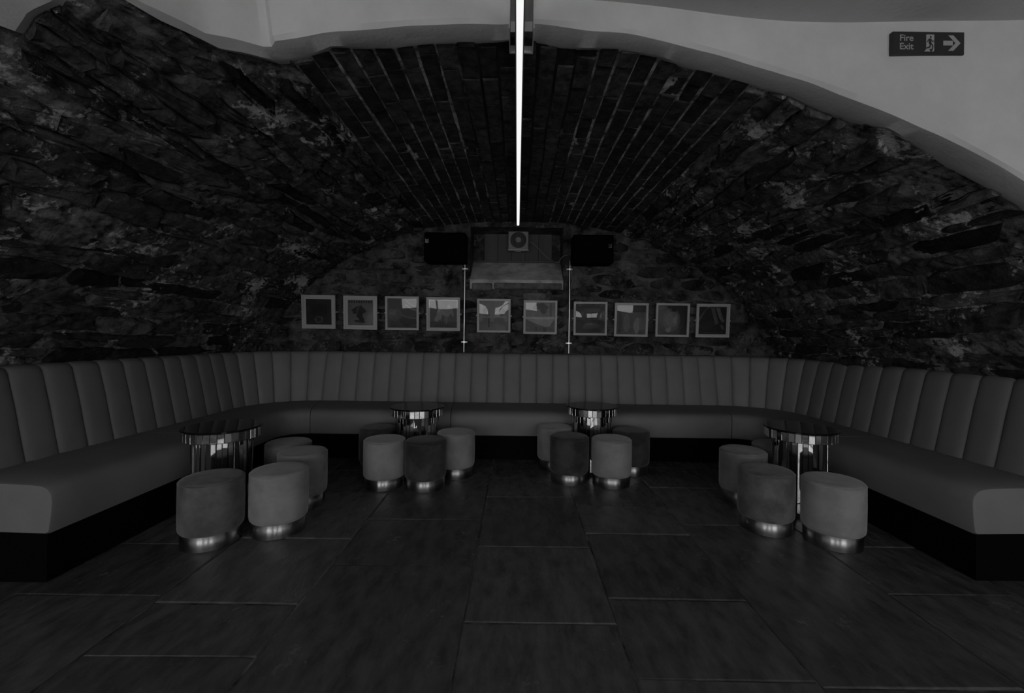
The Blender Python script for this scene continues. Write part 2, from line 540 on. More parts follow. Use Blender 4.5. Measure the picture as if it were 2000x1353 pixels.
def haunch(a0, a1, parent, seed):
    g = []
    for c in courses(a0, a1, 1.15, DB - 0.03, (0.085, 0.175), (0.26, 0.56), seed):
        cx = sum(p[0] for p in c) / len(c); cy = sum(p[1] for p in c) / len(c)
        if cy < edge_d(cx) + 0.04: continue
        g.append((cy, c))
    g.sort(key=lambda t: t[0])
    for k, (cy, c) in enumerate(g):
        hg = R.choice((0.004, 0.010, 0.016, 0.02, 0.026, 0.034))
        m = R.choices(('stoneA', 'stoneB', 'stoneC'), (5, 4, 1.6))[0]
        if R.random() < 0.05: hg = -0.02
        s = slab_geo(c, R.uniform(0.003, 0.012), hg, 0.22, on_vault, 0.011)
        if s: obj('stone', *s, m, parent)
    return len(g)


nl = haunch(-AMAX + 0.62, AL - 0.005, hl, 1.0)
nr = haunch(AR + 0.005, AMAX - 0.62, hr, 50.0)
print('bricks', len(bricks), 'stones', nl, nr)

# ------------------------------------------------------------------ front wall of painted plaster with a rounded lip on the vault edge
CEIL = 2.705
FW = 1.87


def face_d(a):
    if a < -1.08: return edge_d(a) - 0.11
    n = [(edge_d(max(-1.05, a + 0.06 * k)), 9 - abs(k)) for k in range(-8, 9)]
    return sum(d * w_ for d, w_ in n) / sum(w_ for _, w_ in n) - 0.135


def lip_run(name, alist):
    rows = []
    for a in alist:
        d = edge_d(a)
        X, z, nx, nz = P(a)
        df = face_d(a)
        wob = 0.008 * noise.noise((a * 5, 0, 9))
        e0 = V3(a, d + 0.035, -0.004); e1 = V3(a, d + 0.004 + (df - d) * 0.2, 0.016 + wob); e2 = V3(a, d + (df - d) * 0.88, 0.006 + wob)
        up = Vector((X, 0, z + 6)).normalized()
        b0 = (X + up.x * 0.012, df + 0.004, z + up.z * 0.012); b1 = (X + up.x * 0.06, df, z + up.z * 0.06)
        t = (CEIL + 0.02 - z) / up.z if up.z > 0.05 else 0.3
        t = max(t, 0.07)
        b2 = (X + up.x * t, df, z + up.z * t)
        rows.append([e0, e1, e2, b0, b1, b2])
    V = [p for r in rows for p in r]; n = 6
    Fc = [(i * n + j, i * n + j + 1, (i + 1) * n + j + 1, (i + 1) * n + j) for i in range(len(rows) - 1) for j in range(n - 1)]
    return V, Fc, rows


SL, SR = -0.048, 0.053                                   # slot for the strip light


def span(a0, a1, n): return [a0 + (a1 - a0) * i / n for i in range(n + 1)]


def plaster_wall(name, alist):
    V, Fc, rows = lip_run(name, alist)
    import bmesh
    o = obj(name, V, Fc, 'plaster', smooth=True)
    md = o.modifiers.new('edge', 'EDGE_SPLIT'); md.split_angle = math.radians(28)
    return struct(o)


plaster_wall('wall_front', span(-AMAX, SL, 150))
plaster_wall('wall_front', span(SR, AMAX, 140))
# flat continuation of the wall beyond the vault legs, and the slot's unpainted lining
for s, d in ((-1, face_d(-AMAX)), (1, face_d(AMAX))):
    v = [(s * 3.0, d, 0), (s * 4.3, d, 0), (s * 4.5, d, CEIL), (s * 4.2, d, CEIL + 0.02)]
    struct(obj('wall_front', v, [(0, 1, 2, 3)], 'plaster'))
v, f = join(box(SL - 0.004, SL, FW - 0.01, 2.02, 2.56, CEIL), box(SR, SR + 0.004, FW - 0.01, 2.02, 2.56, CEIL), box(SL - 0.004, SR + 0.004, 2.02, 2.03, 2.56, CEIL))
struct(obj('trim_1', v, f, 'plaster'))

# ceiling, walls and window of the room behind the camera
YB = -4.0
struct(obj('ceiling', *box(-4.2, 4.2, YB, 2.1, CEIL, CEIL + 0.1), 'ceil'))
struct(obj('wall_side', *box(-4.3, -4.2, YB, 2.1, 0, CEIL), 'white'))
struct(obj('wall_side', *box(4.2, 4.3, YB, 2.1, 0, CEIL), 'white'))
struct(obj('wall_rear', *box(-4.2, 4.2, YB - 0.1, YB, 0, CEIL), 'white'))
struct(obj('wall_outer', *join(box(-3.4, -3.3, 1.3, DB + 0.5, 0, 2.9), box(3.3, 3.4, 1.9, DB + 0.5, 0, 2.9)), 'board'))
for i, (xm_, hw_) in enumerate(((-2.65, 1.1), (0.0, 0.6), (2.65, 1.1))):
    x0_, x1_, z0_, z1_ = xm_ - hw_, xm_ + hw_, 0.80, 2.20
    wv, wf = join(*[box(q[0], q[1], YB, YB + 0.06, q[2], q[3]) for q in
                    ((x0_ - 0.06, x0_, z0_ - 0.06, z1_ + 0.06), (x1_, x1_ + 0.06, z0_ - 0.06, z1_ + 0.06), (x0_, x1_, z0_ - 0.06, z0_), (x0_, x1_, z1_, z1_ + 0.06), (xm_ - 0.03, xm_ + 0.03, z0_, z1_))])
    wo = struct(obj('window_%d_offscreen' % (i + 2), wv, wf, 'white'))
    for (xa, xb) in ((x0_, xm_ - 0.03), (xm_ + 0.03, x1_)):
        obj('pane_offscreen', *box(xa, xb, YB + 0.02, YB + 0.03, z0_, z1_), 'day', wo)

# ------------------------------------------------------------------ floor of slate flags
fl = struct(obj('floor', *box(-4.3, 4.3, YB, DB + 0.1, -0.06, -0.006), 'grout'))
cols = [-3.0, -2.36, -1.66, -0.99, -0.22, 0.45, 1.11, 1.84, 2.46, 3.05]
fixed = {2: [1.67, 2.0], 1: [2.05, 2.55], 4: [1.89, 2.57], 5: [2.07, 2.75], 6: [1.56, 2.9], 7: [2.14, 2.62], 3: [1.35, 2.35], 0: [1.9], 8: [2.1]}
for c in range(len(cols) - 1):
    x0, x1 = cols[c], cols[c + 1]
    ys = list(fixed.get(c, [1.8]))
    while ys[0] > 0.7: ys.insert(0, ys[0] - R.uniform(0.42, 0.8))
    while ys[-1] < DB: ys.append(ys[-1] + R.uniform(0.45, 0.85))
    ys[-1] = min(ys[-1], DB + 0.05)
    for y0, y1 in zip(ys, ys[1:]):
        if y1 - y0 < 0.08: continue
        g = 0.0028
        j = lambda: R.uniform(-0.006, 0.006)
        k = [(x0 + g + j(), y0 + g + j()), (x1 - g + j(), y0 + g + j()), (x1 - g + j(), y1 - g + j()), (x0 + g + j(), y1 - g + j())]
        z = R.uniform(-0.002, 0.002); V = []
        nx_, ny_ = 5, 5
        for zz, ins in ((-0.03, 0), (-0.004 + z, 0)):
            for (x, y) in k: V.append((x, y, zz))
        t = [R.uniform(-0.0015, 0.0015) for _ in k]
        for (x, y), dx, dy, tt in zip(k, (1, -1, -1, 1), (1, 1, -1, -1), t): V.append((x + dx * 0.006, y + dy * 0.006, z + tt))
        Fc = []
        for l in (0, 4):
            for q in range(4): Fc.append((l + q, l + (q + 1) % 4, l + 4 + (q + 1) % 4, l + 4 + q))
        Fc.append((8, 9, 10, 11))
        obj('flagstone', V, Fc, 'slate', fl)

# ------------------------------------------------------------------ back wall with a window niche
NX0, NX1, NZ0, NZ1 = -0.565, 0.535, 1.90, 2.53
V, Fc = [], []
gx, gz = 130, 60
for i in range(gx + 1):
    for j in range(gz + 1):
        x = -3.15 + 6.3 * i / gx; z = 0.7 + 2.0 * j / gz
        V.append((x, DB + 0.01 - 0.016 * noise.fractal((x * 4, z * 6, 2), 0.9, 2.1, 4), z))
for i in range(gx):
    for j in range(gz):
        x = -3.15 + 6.3 * (i + .5) / gx; z = 0.7 + 2.0 * (j + .5) / gz
        if NX0 < x < NX1 and NZ0 < z < NZ1: continue
        n = gz + 1
        Fc.append((i * n + j, (i + 1) * n + j, (i + 1) * n + j + 1, i * n + j + 1))
wb = struct(obj('wall_back', V, Fc, 'wallmortar', smooth=True))
arch = lambda x: P(arc_of_x(x))[1] if abs(x) < 3.16 else 0


def wkeep(u, v):
    if NX0 - 0.12 < v < NX1 + 0.12 and NZ0 - 0.1 < u < NZ1 + 0.2: return False
    return u < arch(v) - 0.03


for c in mosaic(0.85, 2.62, -3.05, 3.05, (0.10, 0.17), (0.24, 0.5), 0.42, wkeep):
    hg = R.choice((-0.012, -0.006, 0.0, 0.006, 0.012, 0.02))
    s = stone_geo(c, R.uniform(0.008, 0.025), hg, 0.1, lambda u, v, h: (v, DB - h, u), 0.008)
    if s:
        vv = s[0]
        if any(NX0 - .01 < p[0] < NX1 + .01 and NZ0 - .01 < p[2] < NZ1 + .01 for p in vv): continue
        obj('stone', vv, [tuple(reversed(q)) for q in s[1]], 'wstone', wb)
# niche reveals, sloping sill, boarded back
ND = DB + 0.40
struct(obj('window_1', *join(
    box(NX0 - 0.1, NX0, DB - 0.015, ND, NZ0 - 0.12, NZ1 + 0.15), box(NX1, NX1 + 0.09, DB - 0.015, ND, NZ0 - 0.12, NZ1 + 0.15),
    box(NX0, NX1, DB + 0.0, ND, NZ1, NZ1 + 0.15), box(NX0 - .1, NX1 + .09, ND, ND + 0.05, NZ0 - .1, NZ1 + .15)), 'wstone'))
wn = bpy.data.objects['window_1']
obj('sill', [(NX0, DB - 0.03, NZ0 - 0.11), (NX1, DB - 0.03, NZ0 - 0.11), (NX1, DB - 0.03, NZ0), (NX0, DB - 0.03, NZ0), (NX1, ND, NZ0 + 0.30), (NX0, ND, NZ0 + 0.30)],
    [(0, 1, 2, 3), (3, 2, 4, 5)], 'sill', wn)
bw = (0.44 + 0.42) / 5
for k in range(5):
    x0 = -0.43 + k * bw
    obj('board', *box(x0 + 0.002, x0 + bw - 0.002, ND - 0.04, ND - 0.002, 2.19, NZ1 - 0.0, 0.002), 'board', wn)
obj('ledge', *box(NX0 + 0.01, NX1 - 0.01, ND - 0.075, ND - 0.002, 2.165, 2.188, 0.003), 'dplastic', wn)
# sill stones under the niche
for (x0, x1, z0, z1) in ((-0.28, 0.52, 1.79, 1.865), (-0.54, -0.30, 1.77, 1.86), (0.06, 0.34, 1.62, 1.75)):
    obj('stone', *box(x0, x1, DB - 0.05, DB + 0.02, z0, z1, 0.012), 'sillstone', wb)

# extractor fan in the niche
cx, cz = at_depth(1012.5, 469, ND - 0.18)
fan = tag(empty('extractor_fan', (cx, ND - 0.04, cz - 0.125)), 'square extractor fan with round grille in the wall niche', 'fan')
obj('housing', *box(-0.125, 0.125, -0.14, 0.0, 0.0, 0.25, 0.008), 'plastic', fan)
ring = lambda r0, r1, y, z: (lambda n: ([(r * math.cos(2 * PI * i / n), y + (0.006 if k in (0, 3) else 0), z + r * math.sin(2 * PI * i / n)) for k, r in enumerate((r0, r0 + .004, r1 - .004, r1)) for i in range(n)],
        [(k * n + i, k * n + (i + 1) % n, (k + 1) * n + (i + 1) % n, (k + 1) * n + i) for k in range(3) for i in range(n)]))(28)
obj('recess', [(0.1 * math.cos(2 * PI * i / 28), -0.142, 0.128 + 0.1 * math.sin(2 * PI * i / 28)) for i in range(28)], [tuple(range(28))], 'dplastic', fan)
for r0 in (0.088, 0.068, 0.048): obj('grille_ring', *ring(r0, r0 + 0.008, -0.15, 0.128), 'dplastic', fan)
hv, hf = lathe([(0.0, 0), (0.034, 0), (0.034, 0.012), (0.028, 0.016), (0, 0.016)][1:], 20)
obj('hub', [(x, -0.142 - z, 0.128 + y) for x, y, z in hv], hf, 'plastic', fan)
obj('lip', *box(-0.128, 0.128, -0.155, -0.138, -0.004, 0.008, 0.002), 'frame', fan)
obj('pull_tab', *box(-0.035, 0.035, -0.155, -0.142, -0.02, -0.012, 0.002), 'frame', fan)
# its cable
pts = []
for px, py in ((1034, 472), (1042, 476), (1052, 486), (1062, 497), (1074, 507), (1086, 513), (1092, 512), (1095, 505), (1101, 500), (1110, 498)):
    D = ND - 0.12 if px < 1086 else DB - 0.06
    x, z = at_depth(px, py, D); pts.append((min(x, NX1 - 0.02) if px < 1086 else x, D, z))
tag(obj('fan_cable', *tube(pts, 0.004, 6), 'cable'), 'thin grey cable drooping from the extractor fan out of the niche', 'cable')

# conduits with saddle clips beside the niche
for i, (xt, yt, xb, yb) in enumerate(((908.5, 508, 906, 690), (1113.5, 509, 1110, 690))):
    D = DB - 0.055
    x0, z0 = at_depth(xb, yb, D); x1, z1 = at_depth(xt, yt, D); xm = (x0 + x1) / 2
    z0 = 1.04
    e = empty('conduit', (xm, D, z0))
    tag(e, ('slim steel conduit with saddle clips and a loose cable alongside it', 'slim steel conduit with saddle clips and no cable alongside it')[1 - i], 'conduit', 'conduits beside the niche')
    hgt = z1 - z0
    obj('pipe', *tube([(0, 0, 0), (0, 0, hgt)], 0.0075, 10), 'steel', e)
    for zz in (hgt - 0.1, 0.12):
        s = obj('saddle_clip', *join(box(-0.034, 0.034, 0.008, 0.06, -0.008, 0.008), box(-0.012, 0.012, -0.011, 0.01, -0.008, 0.008)), 'steel', e)
        s.location = (0, 0, zz)
        for sx in (-0.024, 0.024):
            sv, sf = lathe([(0.009, 0), (0.009, 0.006), (0.005, 0.009)], 10)
            k = obj('screw', [(x + sx, 0.008 - z, y) for x, y, z in sv], sf, 'steel', s)
pts = []
for px, py in ((1117, 506), (1117, 512), (1115, 520), (1117, 540), (1118, 550), (1115, 562), (1113.5, 580), (1113.5, 640), (1113, 670), (1112, 688)):
    x, z = at_depth(px, py, DB - 0.05); pts.append((x, DB - 0.05, z))
tag(obj('loose_cable', *tube(pts, 0.004, 6), 'cable'), 'loose pale cable running down beside the steel conduit', 'cable')

# loudspeakers either side of the niche
for i, (xa, ya, xb, yb, lx, ly) in enumerate(((828, 452, 909, 511, 833.5, 470), (1120, 457, 1199, 514, 1192, 480))):
    D0 = DB - 0.27
    x0, z1 = at_depth(xa, ya, D0); x1, z0 = at_depth(xb, yb, D0)
    z1 = min(z1, 2.40)
    e = empty('loudspeaker', ((x0 + x1) / 2, D0, z0)); wd = (x1 - x0) / 2; hh = z1 - z0
    tag(e, ('black loudspeaker with a pale badge beside the conduit without a cable', 'black loudspeaker with a faint badge beside the conduit with a loose cable')[i], 'loudspeaker', 'loudspeakers beside the niche')
    obj('cabinet', *box(-wd, wd, 0.012, 0.235, 0, hh, 0.012), 'spk', e)
    obj('grille', *box(-wd + 0.012, wd - 0.012, 0.0, 0.014, 0.012, hh - 0.012, 0.004), 'spk', e)
    obj('bracket', *box(-0.06, 0.06, 0.23, 0.262, hh / 2 - 0.08, hh / 2 + 0.08), 'spk', e)
    bx_, bz_ = at_depth(lx, ly, D0); bx_ -= (x0 + x1) / 2; bz_ -= z0
    bs = -1 if i == 0 else 1
    bx_ = bs * min(abs(bx_), wd - 0.035)
    ink = 'frame' if i == 0 else 'ink_e'
    obj('badge', *join(box(bx_ - 0.017, bx_ + 0.017, -0.004, 0.001, bz_ - 0.022, bz_ - 0.016), box(bx_ - 0.017, bx_ - 0.011, -0.004, 0.001, bz_ - 0.016, bz_ + 0.022),
        box(bx_ - 0.003, bx_ + 0.003, -0.004, 0.001, bz_ - 0.016, bz_ + 0.016), box(bx_ + 0.011, bx_ + 0.017, -0.004, 0.001, bz_ - 0.016, bz_ + 0.022)), ink, e)

# ------------------------------------------------------------------ strip light
e = tag(empty('strip_light', (-0.005, 1.2, 2.54)), 'long glowing linear strip light running along the vault crown', 'strip light')
y0, y1 = -1.9, 3.88
obj('diffuser', *tube([(0, y0, 0), (0, y1, 0)], 0.0145, 14), 'led', e)
obj('channel', *join(box(-0.02, 0.02, y0, y1 + 0.005, 0.013, 0.05), box(-0.02, -0.0175, y0, y1, -0.0, 0.014), box(0.0175, 0.02, y0, y1, -0.0, 0.014)), 'dplastic', e)
obj('end_cap', *box(-0.019, 0.019, y1, y1 + 0.012, -0.018, 0.05, 0.003), 'plastic', e)

# ------------------------------------------------------------------ banquette
WL, WR = -2.955, 3.035          # top line of the side backrests
BT = 5.07                       # top line of the back backrest
LEAN = 0.12
XL, XR = -2.21, 2.29            # arc ends on the back line
ZS, ZP, ZB = 0.485, 0.235, 1.035
# path: list of stations (top point, inward normal) at each flute edge
st = []
nL = 12
for k in range(nL + 1): st.append(((WL, 2.145 + (4.36 - 2.145) * k / nL), (1, 0)))
for k in range(1, 7):
    t = PI / 2 * k / 6
    st.append(((XL - (XL - WL) * math.cos(t), 4.36 + (BT - 4.36) * math.sin(t)), (math.cos(t), -math.sin(t))))
for k in range(1, 25): st.append(((XL + (XR - XL) * k / 24, BT), (0, -1)))
for k in range(1, 7):
    t = PI / 2 * (1 - k / 6)
    st.append(((XR + (WR - XR) * math.cos(t), 4.36 + (BT - 4.36) * math.sin(t)), (-math.cos(t), -math.sin(t))))
nR = 11
for k in range(1, nR + 1): st.append(((WR, 4.36 - (4.36 - 2.265) * k / nR), (-1, 0)))
FL, FR_, FB, FR0 = -2.295, 2.395, 4.35, 0.24


def front_pt(i):
    """point on the seat's front line facing flute edge i"""
    if i <= nL:
        return (FL, 2.17 + (FB - FR0 - 2.17) * (i / nL)) if i >= 6 else (FL, st[i][0][1])
    if i <= nL + 6:
        t = PI / 2 * (i - nL) / 6
        return (FL + FR0 - FR0 * math.cos(t), FB - FR0 + FR0 * math.sin(t))
    if i <= nL + 30:
        a, b = FL + FR0, FR_ - FR0
        return (a + (b - a) * (i - nL - 6) / 24, FB)
    if i <= nL + 36:
        t = PI / 2 * (1 - (i - nL - 30) / 6)
        return (FR_ - FR0 + FR0 * math.cos(t), FB - FR0 + FR0 * math.sin(t))
    k = i - nL - 36
    return (FR_, FB - FR0 - (FB - FR0 - 2.30) * k / nR)


def fix_front():
    out = [front_pt(i) for i in range(len(st))]
    # seat seams on the sides run square to the bench
    y6 = st[6][0][1]
    for i in range(6, nL + 1): out[i] = (FL, y6 + (FB - FR0 - y6) * (i - 6) / (nL - 6))
    b = nL + 36; y5 = st[b + 5][0][1]
    for i in range(b, b + 6): out[i] = (FR_, FB - FR0 + (y5 - FB + FR0) * (i - b) / 5)
    for i in range(b + 5, len(st)): out[i] = (FR_, st[i][0][1])
    return out


fr = fix_front()
BULGE = 0.021


def flute(i, parent):
    (p0, n0), (p1, n1) = st[i], st[i + 1]
    p0, p1, n0, n1 = Vector(p0), Vector(p1), Vector(n0), Vector(n1)
    prof = [(0.125, 0.40), (0.122, 0.47), (0.095, 0.60), (0.055, 0.80), (0.02, 0.95), (0.008, 1.0), (-0.008, 1.022), (-0.03, 1.033), (-0.055, 1.035), (-0.075, 1.03)]
    V = []; nu = 10
    for off, z in prof:
        for u in range(nu + 1):
            t = u / nu
            t = 0.5 - 0.5 * math.cos(PI * t)
            b = math.sqrt(max(0, 1 - abs(2 * t - 1) ** 3.2))
            q = p0.lerp(p1, t); n = n0.lerp(n1, t).normalized()
            tang = (p1 - p0)
            k = 1.0 if off > -0.01 else max(0.0, 1 - (-off - 0.01) / 0.06)
            o_ = off + BULGE * b * k
            zz = z - (0.008 * (1 - b) if z > 0.9 else 0)
            q2 = q + n * o_
            V.append((q2.x, q2.y, zz))
    nn = nu + 1
    Fc = [(r * nn + u, r * nn + u + 1, (r + 1) * nn + u + 1, (r + 1) * nn + u) for r in range(len(prof) - 1) for u in range(nu)]
    return obj('flute', V, Fc, 'leather', parent, smooth=True)


def sweep(idx, profile, name, m, parent, cap=True, smooth=True, shrink0=0.0, shrink1=0.0, round0=False, round1=False):
    """profile: list of (t, inset, z); t=0 at the back line, 1 at the front line, inset in metres outwards from the front"""
    rows = []
    n = len(idx)
    for k, i in enumerate(idx):
        if isinstance(i, float):
            a = int(i); t = i - a
            bp = Vector(st[a][0]).lerp(Vector(st[a + 1][0]), t); bn = Vector(st[a][1]).lerp(Vector(st[a + 1][1]), t).normalized(); fp = Vector(fr[a]).lerp(Vector(fr[a + 1]), t)
        else:
            bp, bn, fp = Vector(st[i][0]), Vector(st[i][1]), Vector(fr[i])
        bp = bp + bn * (LEAN - 0.04)
        d = (fp - bp).normalized()
        rows.append([(bp.lerp(fp, t) + d * ins, z) for t, ins, z in profile])
    # pull the end rows in a little so that units meet in a soft seam
    def inset(rw, nx, amt):
        return [((p.lerp(q, min(1, amt / max(1e-4, (q - p).length)))), z) for (p, z), (q, _) in zip(rw, nx)]
    if shrink0: rows[0] = inset(rows[0], rows[1], shrink0)
    if shrink1: rows[-1] = inset(rows[-1], rows[-2], shrink1)
    zc = sum(z for _, _, z in profile) / len(profile)

    def rim(rw, nx):
        c = Vector((0, 0)); 
        for p, _ in rw: c += p
        c /= len(rw)
        return [((p.lerp(c, 0.02)), z + (zc - z) * 0.05) for p, z in rw], inset(rw, nx, 0.012)
    if round0:
        r0, r1 = rim(rows[0], rows[1]); rows = [r0, r1] + rows[1:]
    if round1:
        r0, r1 = rim(rows[-1], rows[-2]); rows = rows[:-1] + [r1, r0]
    V = [(p.x, p.y, z) for rw in rows for p, z in rw]; q = len(profile)
    Fc = [(r * q + j, r * q + j + 1, (r + 1) * q + j + 1, (r + 1) * q + j) for r in range(len(rows) - 1) for j in range(q - 1)]
    if cap:
        Fc.append(tuple(range(q))); Fc.append(tuple(reversed([(len(rows) - 1) * q + j for j in range(q)])))
    o = obj(name, V, Fc, m, parent, smooth=smooth)
    md = o.modifiers.new('edge', 'EDGE_SPLIT'); md.split_angle = math.radians(42)
    return o


seat_prof = [(0.0, 0, ZP + 0.01), (0.0, 0, ZS - 0.012), (0.08, 0, ZS - 0.004), (0.3, 0, ZS + 0.004), (0.6, 0, ZS + 0.004), (0.85, 0, ZS - 0.002), (1.0, -0.035, ZS - 0.008), (1.0, -0.008, ZS - 0.022), (1.0, 0.012, ZS - 0.05),
             (1.0, 0.016, ZS - 0.09), (1.0, 0.010, ZP + 0.07), (1.0, 0.0, ZP + 0.008), (1.0, -0.02, ZP)]
plinth_prof = [(0.05, 0, 0), (0.05, 0, ZP + 0.004), (1.0, -0.012, ZP + 0.004), (1.0, -0.012, 0)]
units = [(0, 6, 'fluted grey leather bench end unit on the side away from the fire exit sign'),
         (6, 18, 'curved fluted grey leather corner bench unit on the side away from the fire exit sign'),
         (18, 26, 'fluted back bench unit under the four prints next to the uncabled conduit'),
         (26, 33, 'fluted back bench unit centred below the wall niche and extractor fan'),
         (33, 42, 'fluted back bench unit under the four prints next to the cabled conduit'),
         (42, 53, 'curved fluted grey leather corner bench unit on the fire exit sign side'),
         (53, 59, 'fluted grey leather bench end unit on the fire exit sign side')]
for a, b, lab in units:
    mid = st[(a + b) // 2][0]
    e = tag(empty('banquette_unit', (0, 0, 0)), lab, 'banquette', 'fluted banquette units')
    idx = []
    for i in range(a, b):
        idx.append(i)
        if nL <= i < nL + 6 or nL + 30 <= i < nL + 36: idx += [i + 0.34, i + 0.67]
    idx.append(b)
    sweep(idx, seat_prof, 'seat', 'leather', e, shrink0=0 if a == 0 else 0.003, shrink1=0 if b == 59 else 0.003, round0=(a == 0), round1=(b == 59))
    sweep(idx, plinth_prof, 'plinth', 'black', e, smooth=False, shrink0=0.004 if a == 0 else 0, shrink1=0.004 if b == 59 else 0)
    # padded back carrier behind the flutes
    V = []
    for i in range(a, b + 1):
        p, n = Vector(st[i][0]), Vector(st[i][1])
        for off, z in ((-0.035, 0.02), (-0.075, 1.025), (-0.03, 1.027), (0.0, 0.99), (0.09, 0.5), (0.09, 0.02)):
            q = p + n * off; V.append((q.x, q.y, z))
    m_ = b - a
    Fc = [(r * 6 + j, r * 6 + (j + 1) % 6, (r + 1) * 6 + (j + 1) % 6, (r + 1) * 6 + j) for r in range(m_) for j in range(6)] + [tuple(range(6)), tuple(reversed([m_ * 6 + j for j in range(6)]))]
    bk = obj('backrest', V, Fc, 'leather', e)
    for i in range(a, b): flute(i, bk)

# ------------------------------------------------------------------ mirror tables
TR, DR, TZ = 0.24, 0.172, 0.60
strip_n, tile_n = 34, 36
sw = 2 * DR * math.sin(PI / strip_n) * 0.94; tw = 2 * (TR - 0.012) * math.sin(PI / tile_n) * 0.95


def tile_mesh(name, w_, h):
    me = bpy.data.meshes.new(name)
    c = 0.002
    v = [(-w_ / 2, 0, 0), (w_ / 2, 0, 0), (w_ / 2, 0, h), (-w_ / 2, 0, h), (-w_ / 2 + c, -0.003, c), (w_ / 2 - c, -0.003, c), (w_ / 2 - c, -0.003, h - c), (-w_ / 2 + c, -0.003, h - c)]
    me.from_pydata(v, [], [(4, 5, 6, 7), (0, 1, 5, 4), (1, 2, 6, 5), (2, 3, 7, 6), (3, 0, 4, 7)])
    me.materials.append(M['mirror']); me.update()
    return me


strip_me = tile_mesh('mirror_strip', sw, 0.50); tile_me = tile_mesh('mirror_tile', tw, 0.062)
tables = [(-2.02, 3.0, 'mirror-tiled drum table at the side bench away from the fire exit sign'),
          (-0.89, 3.92, 'mirror-tiled drum table at the back bench, farther from the fire exit sign'),
          (0.71, 4.08, 'mirror-tiled drum table at the back bench, nearer the fire exit sign'),
          (2.09, 3.2, 'mirror-tiled drum table at the side bench on the fire exit sign side')]
for x, y, lab in tables:
    e = tag(empty('drum_table', (x, y, 0)), lab, 'table', 'mirrored drum tables')
    obj('table_top', *lathe([(TR - 0.004, TZ - 0.012), (TR, TZ - 0.009), (TR, TZ - 0.003), (TR - 0.004, TZ)], 56), 'blackglass', e)
    dr = obj('drum', *lathe([(DR - 0.004, 0.0), (DR - 0.004, 0.53)], 48), 'core', e)
    co = obj('collar', *lathe([(TR - 0.016, 0.522), (TR - 0.016, TZ - 0.012)], 48), 'core', e)
    ph = R.uniform(0, 1)
    for n_, me, rad, z, par, nm in ((strip_n, strip_me, DR, 0.02, dr, 'mirror_strip'), (tile_n, tile_me, TR - 0.012, 0.525, co, 'mirror_tile')):
        for k in range(n_):
            t = 2 * PI * (k + ph) / n_
            o = share(nm, me, par)
            o.location = (rad * math.cos(t), rad * math.sin(t), z)
            o.rotation_euler = (R.gauss(0, 0.012), 0, t + PI / 2 + R.gauss(0, 0.035))

# ------------------------------------------------------------------ stools
SR_, SH = 0.168, 0.388


def stool_parts():
    r = SR_
    prof = [(r - 0.03, 0.082), (r - 0.012, 0.085), (r - 0.003, 0.096), (r, 0.115), (r + 0.001, 0.25), (r, SH - 0.03), (r - 0.003, SH - 0.014), (r - 0.011, SH - 0.005), (r - 0.022, SH - 0.001), (r - 0.06, SH + 0.002), (0.02, SH + 0.003)]
    cush = lathe(prof, 48)
    pip = lathe([(r - 0.004, SH - 0.020), (r + 0.001, SH - 0.0175), (r - 0.002, SH - 0.013), (r - 0.008, SH - 0.010)], 48)
    base = lathe([(r - 0.013, 0.0), (r - 0.013, 0.088)], 56)
    return cush, pip, base


cush, pip, base = stool_parts()
meshes = {}
for mk in ('velvetL', 'velvetM', 'velvetD', 'velvetK'):
    res = []
    for nm, (v, f), m in (('cushion', cush, mk), ('piping', pip, mk), ('metal_base', base, 'chrome')):
        o = obj(nm, v, f, m, smooth=True); me = o.data
        if nm == 'metal_base': me.polygons[-1].use_smooth = me.polygons[-2].use_smooth = False
        bpy.data.objects.remove(o); res.append((nm, me))
    meshes[mk] = res
G = 'velvet stools around the mirrored tables'
A = 'the table at the side bench away from the fire exit sign'
stools = [
    (-1.81, 2.60, 'D', 'dark velvet stool against the side bench away from the exit sign, beside a pale stool'),
    (-1.495, 2.76, 'L', 'pale velvet stool standing out from the side bench away from the exit sign'),
    (-1.56, 3.19, 'M', 'mid grey velvet stool touching behind the pale stool, side bench away from the exit sign'),
    (-1.80, 3.45, 'M', 'mid grey velvet stool tucked behind the side bench table away from the exit sign'),
    (-1.08, 3.59, 'L', 'pale velvet stool on the open floor side of the back table farther from exit sign'),
    (-0.738, 3.572, 'K', 'dark velvet stool between two pale stools at back table farther from exit sign'),
    (-0.535, 3.89, 'L', 'pale velvet stool beside back table farther from exit sign, next to the bare middle floor'),
    (-1.275, 4.03, 'K', 'dark velvet stool tucked between the back table and bench, farther from exit sign'),
    (0.375, 4.165, 'L', 'pale velvet stool by back table nearer exit sign, close against the back bench'),
    (0.465, 3.77, 'K', 'dark velvet stool on the open floor side of the back table nearer exit sign'),
    (0.815, 3.705, 'L', 'pale velvet stool on the open floor side of the back table nearer exit sign'),
    (1.065, 4.03, 'K', 'dark velvet stool half hidden behind a pale one, back table nearer exit sign'),
    (1.765, 3.38, 'M', 'mid grey velvet stool behind a darker stool at the table below the exit sign side'),
    (1.658, 2.88, 'D', 'dark velvet stool beside a pale stool, side bench on the exit sign side'),
    (1.963, 2.69, 'L', 'pale velvet stool close to the open end of the bench on exit sign side'),
    (2.13, 3.58, 'M', 'mid grey velvet stool hidden behind the side table on the exit sign side'),
]
for x, y, k, lab in stools:
    e = tag(empty('velvet_stool', (x, y, 0), R.uniform(0, 6)), lab, 'stool', G)
    for nm, me in meshes['velvet' + k]: share(nm, me, e)


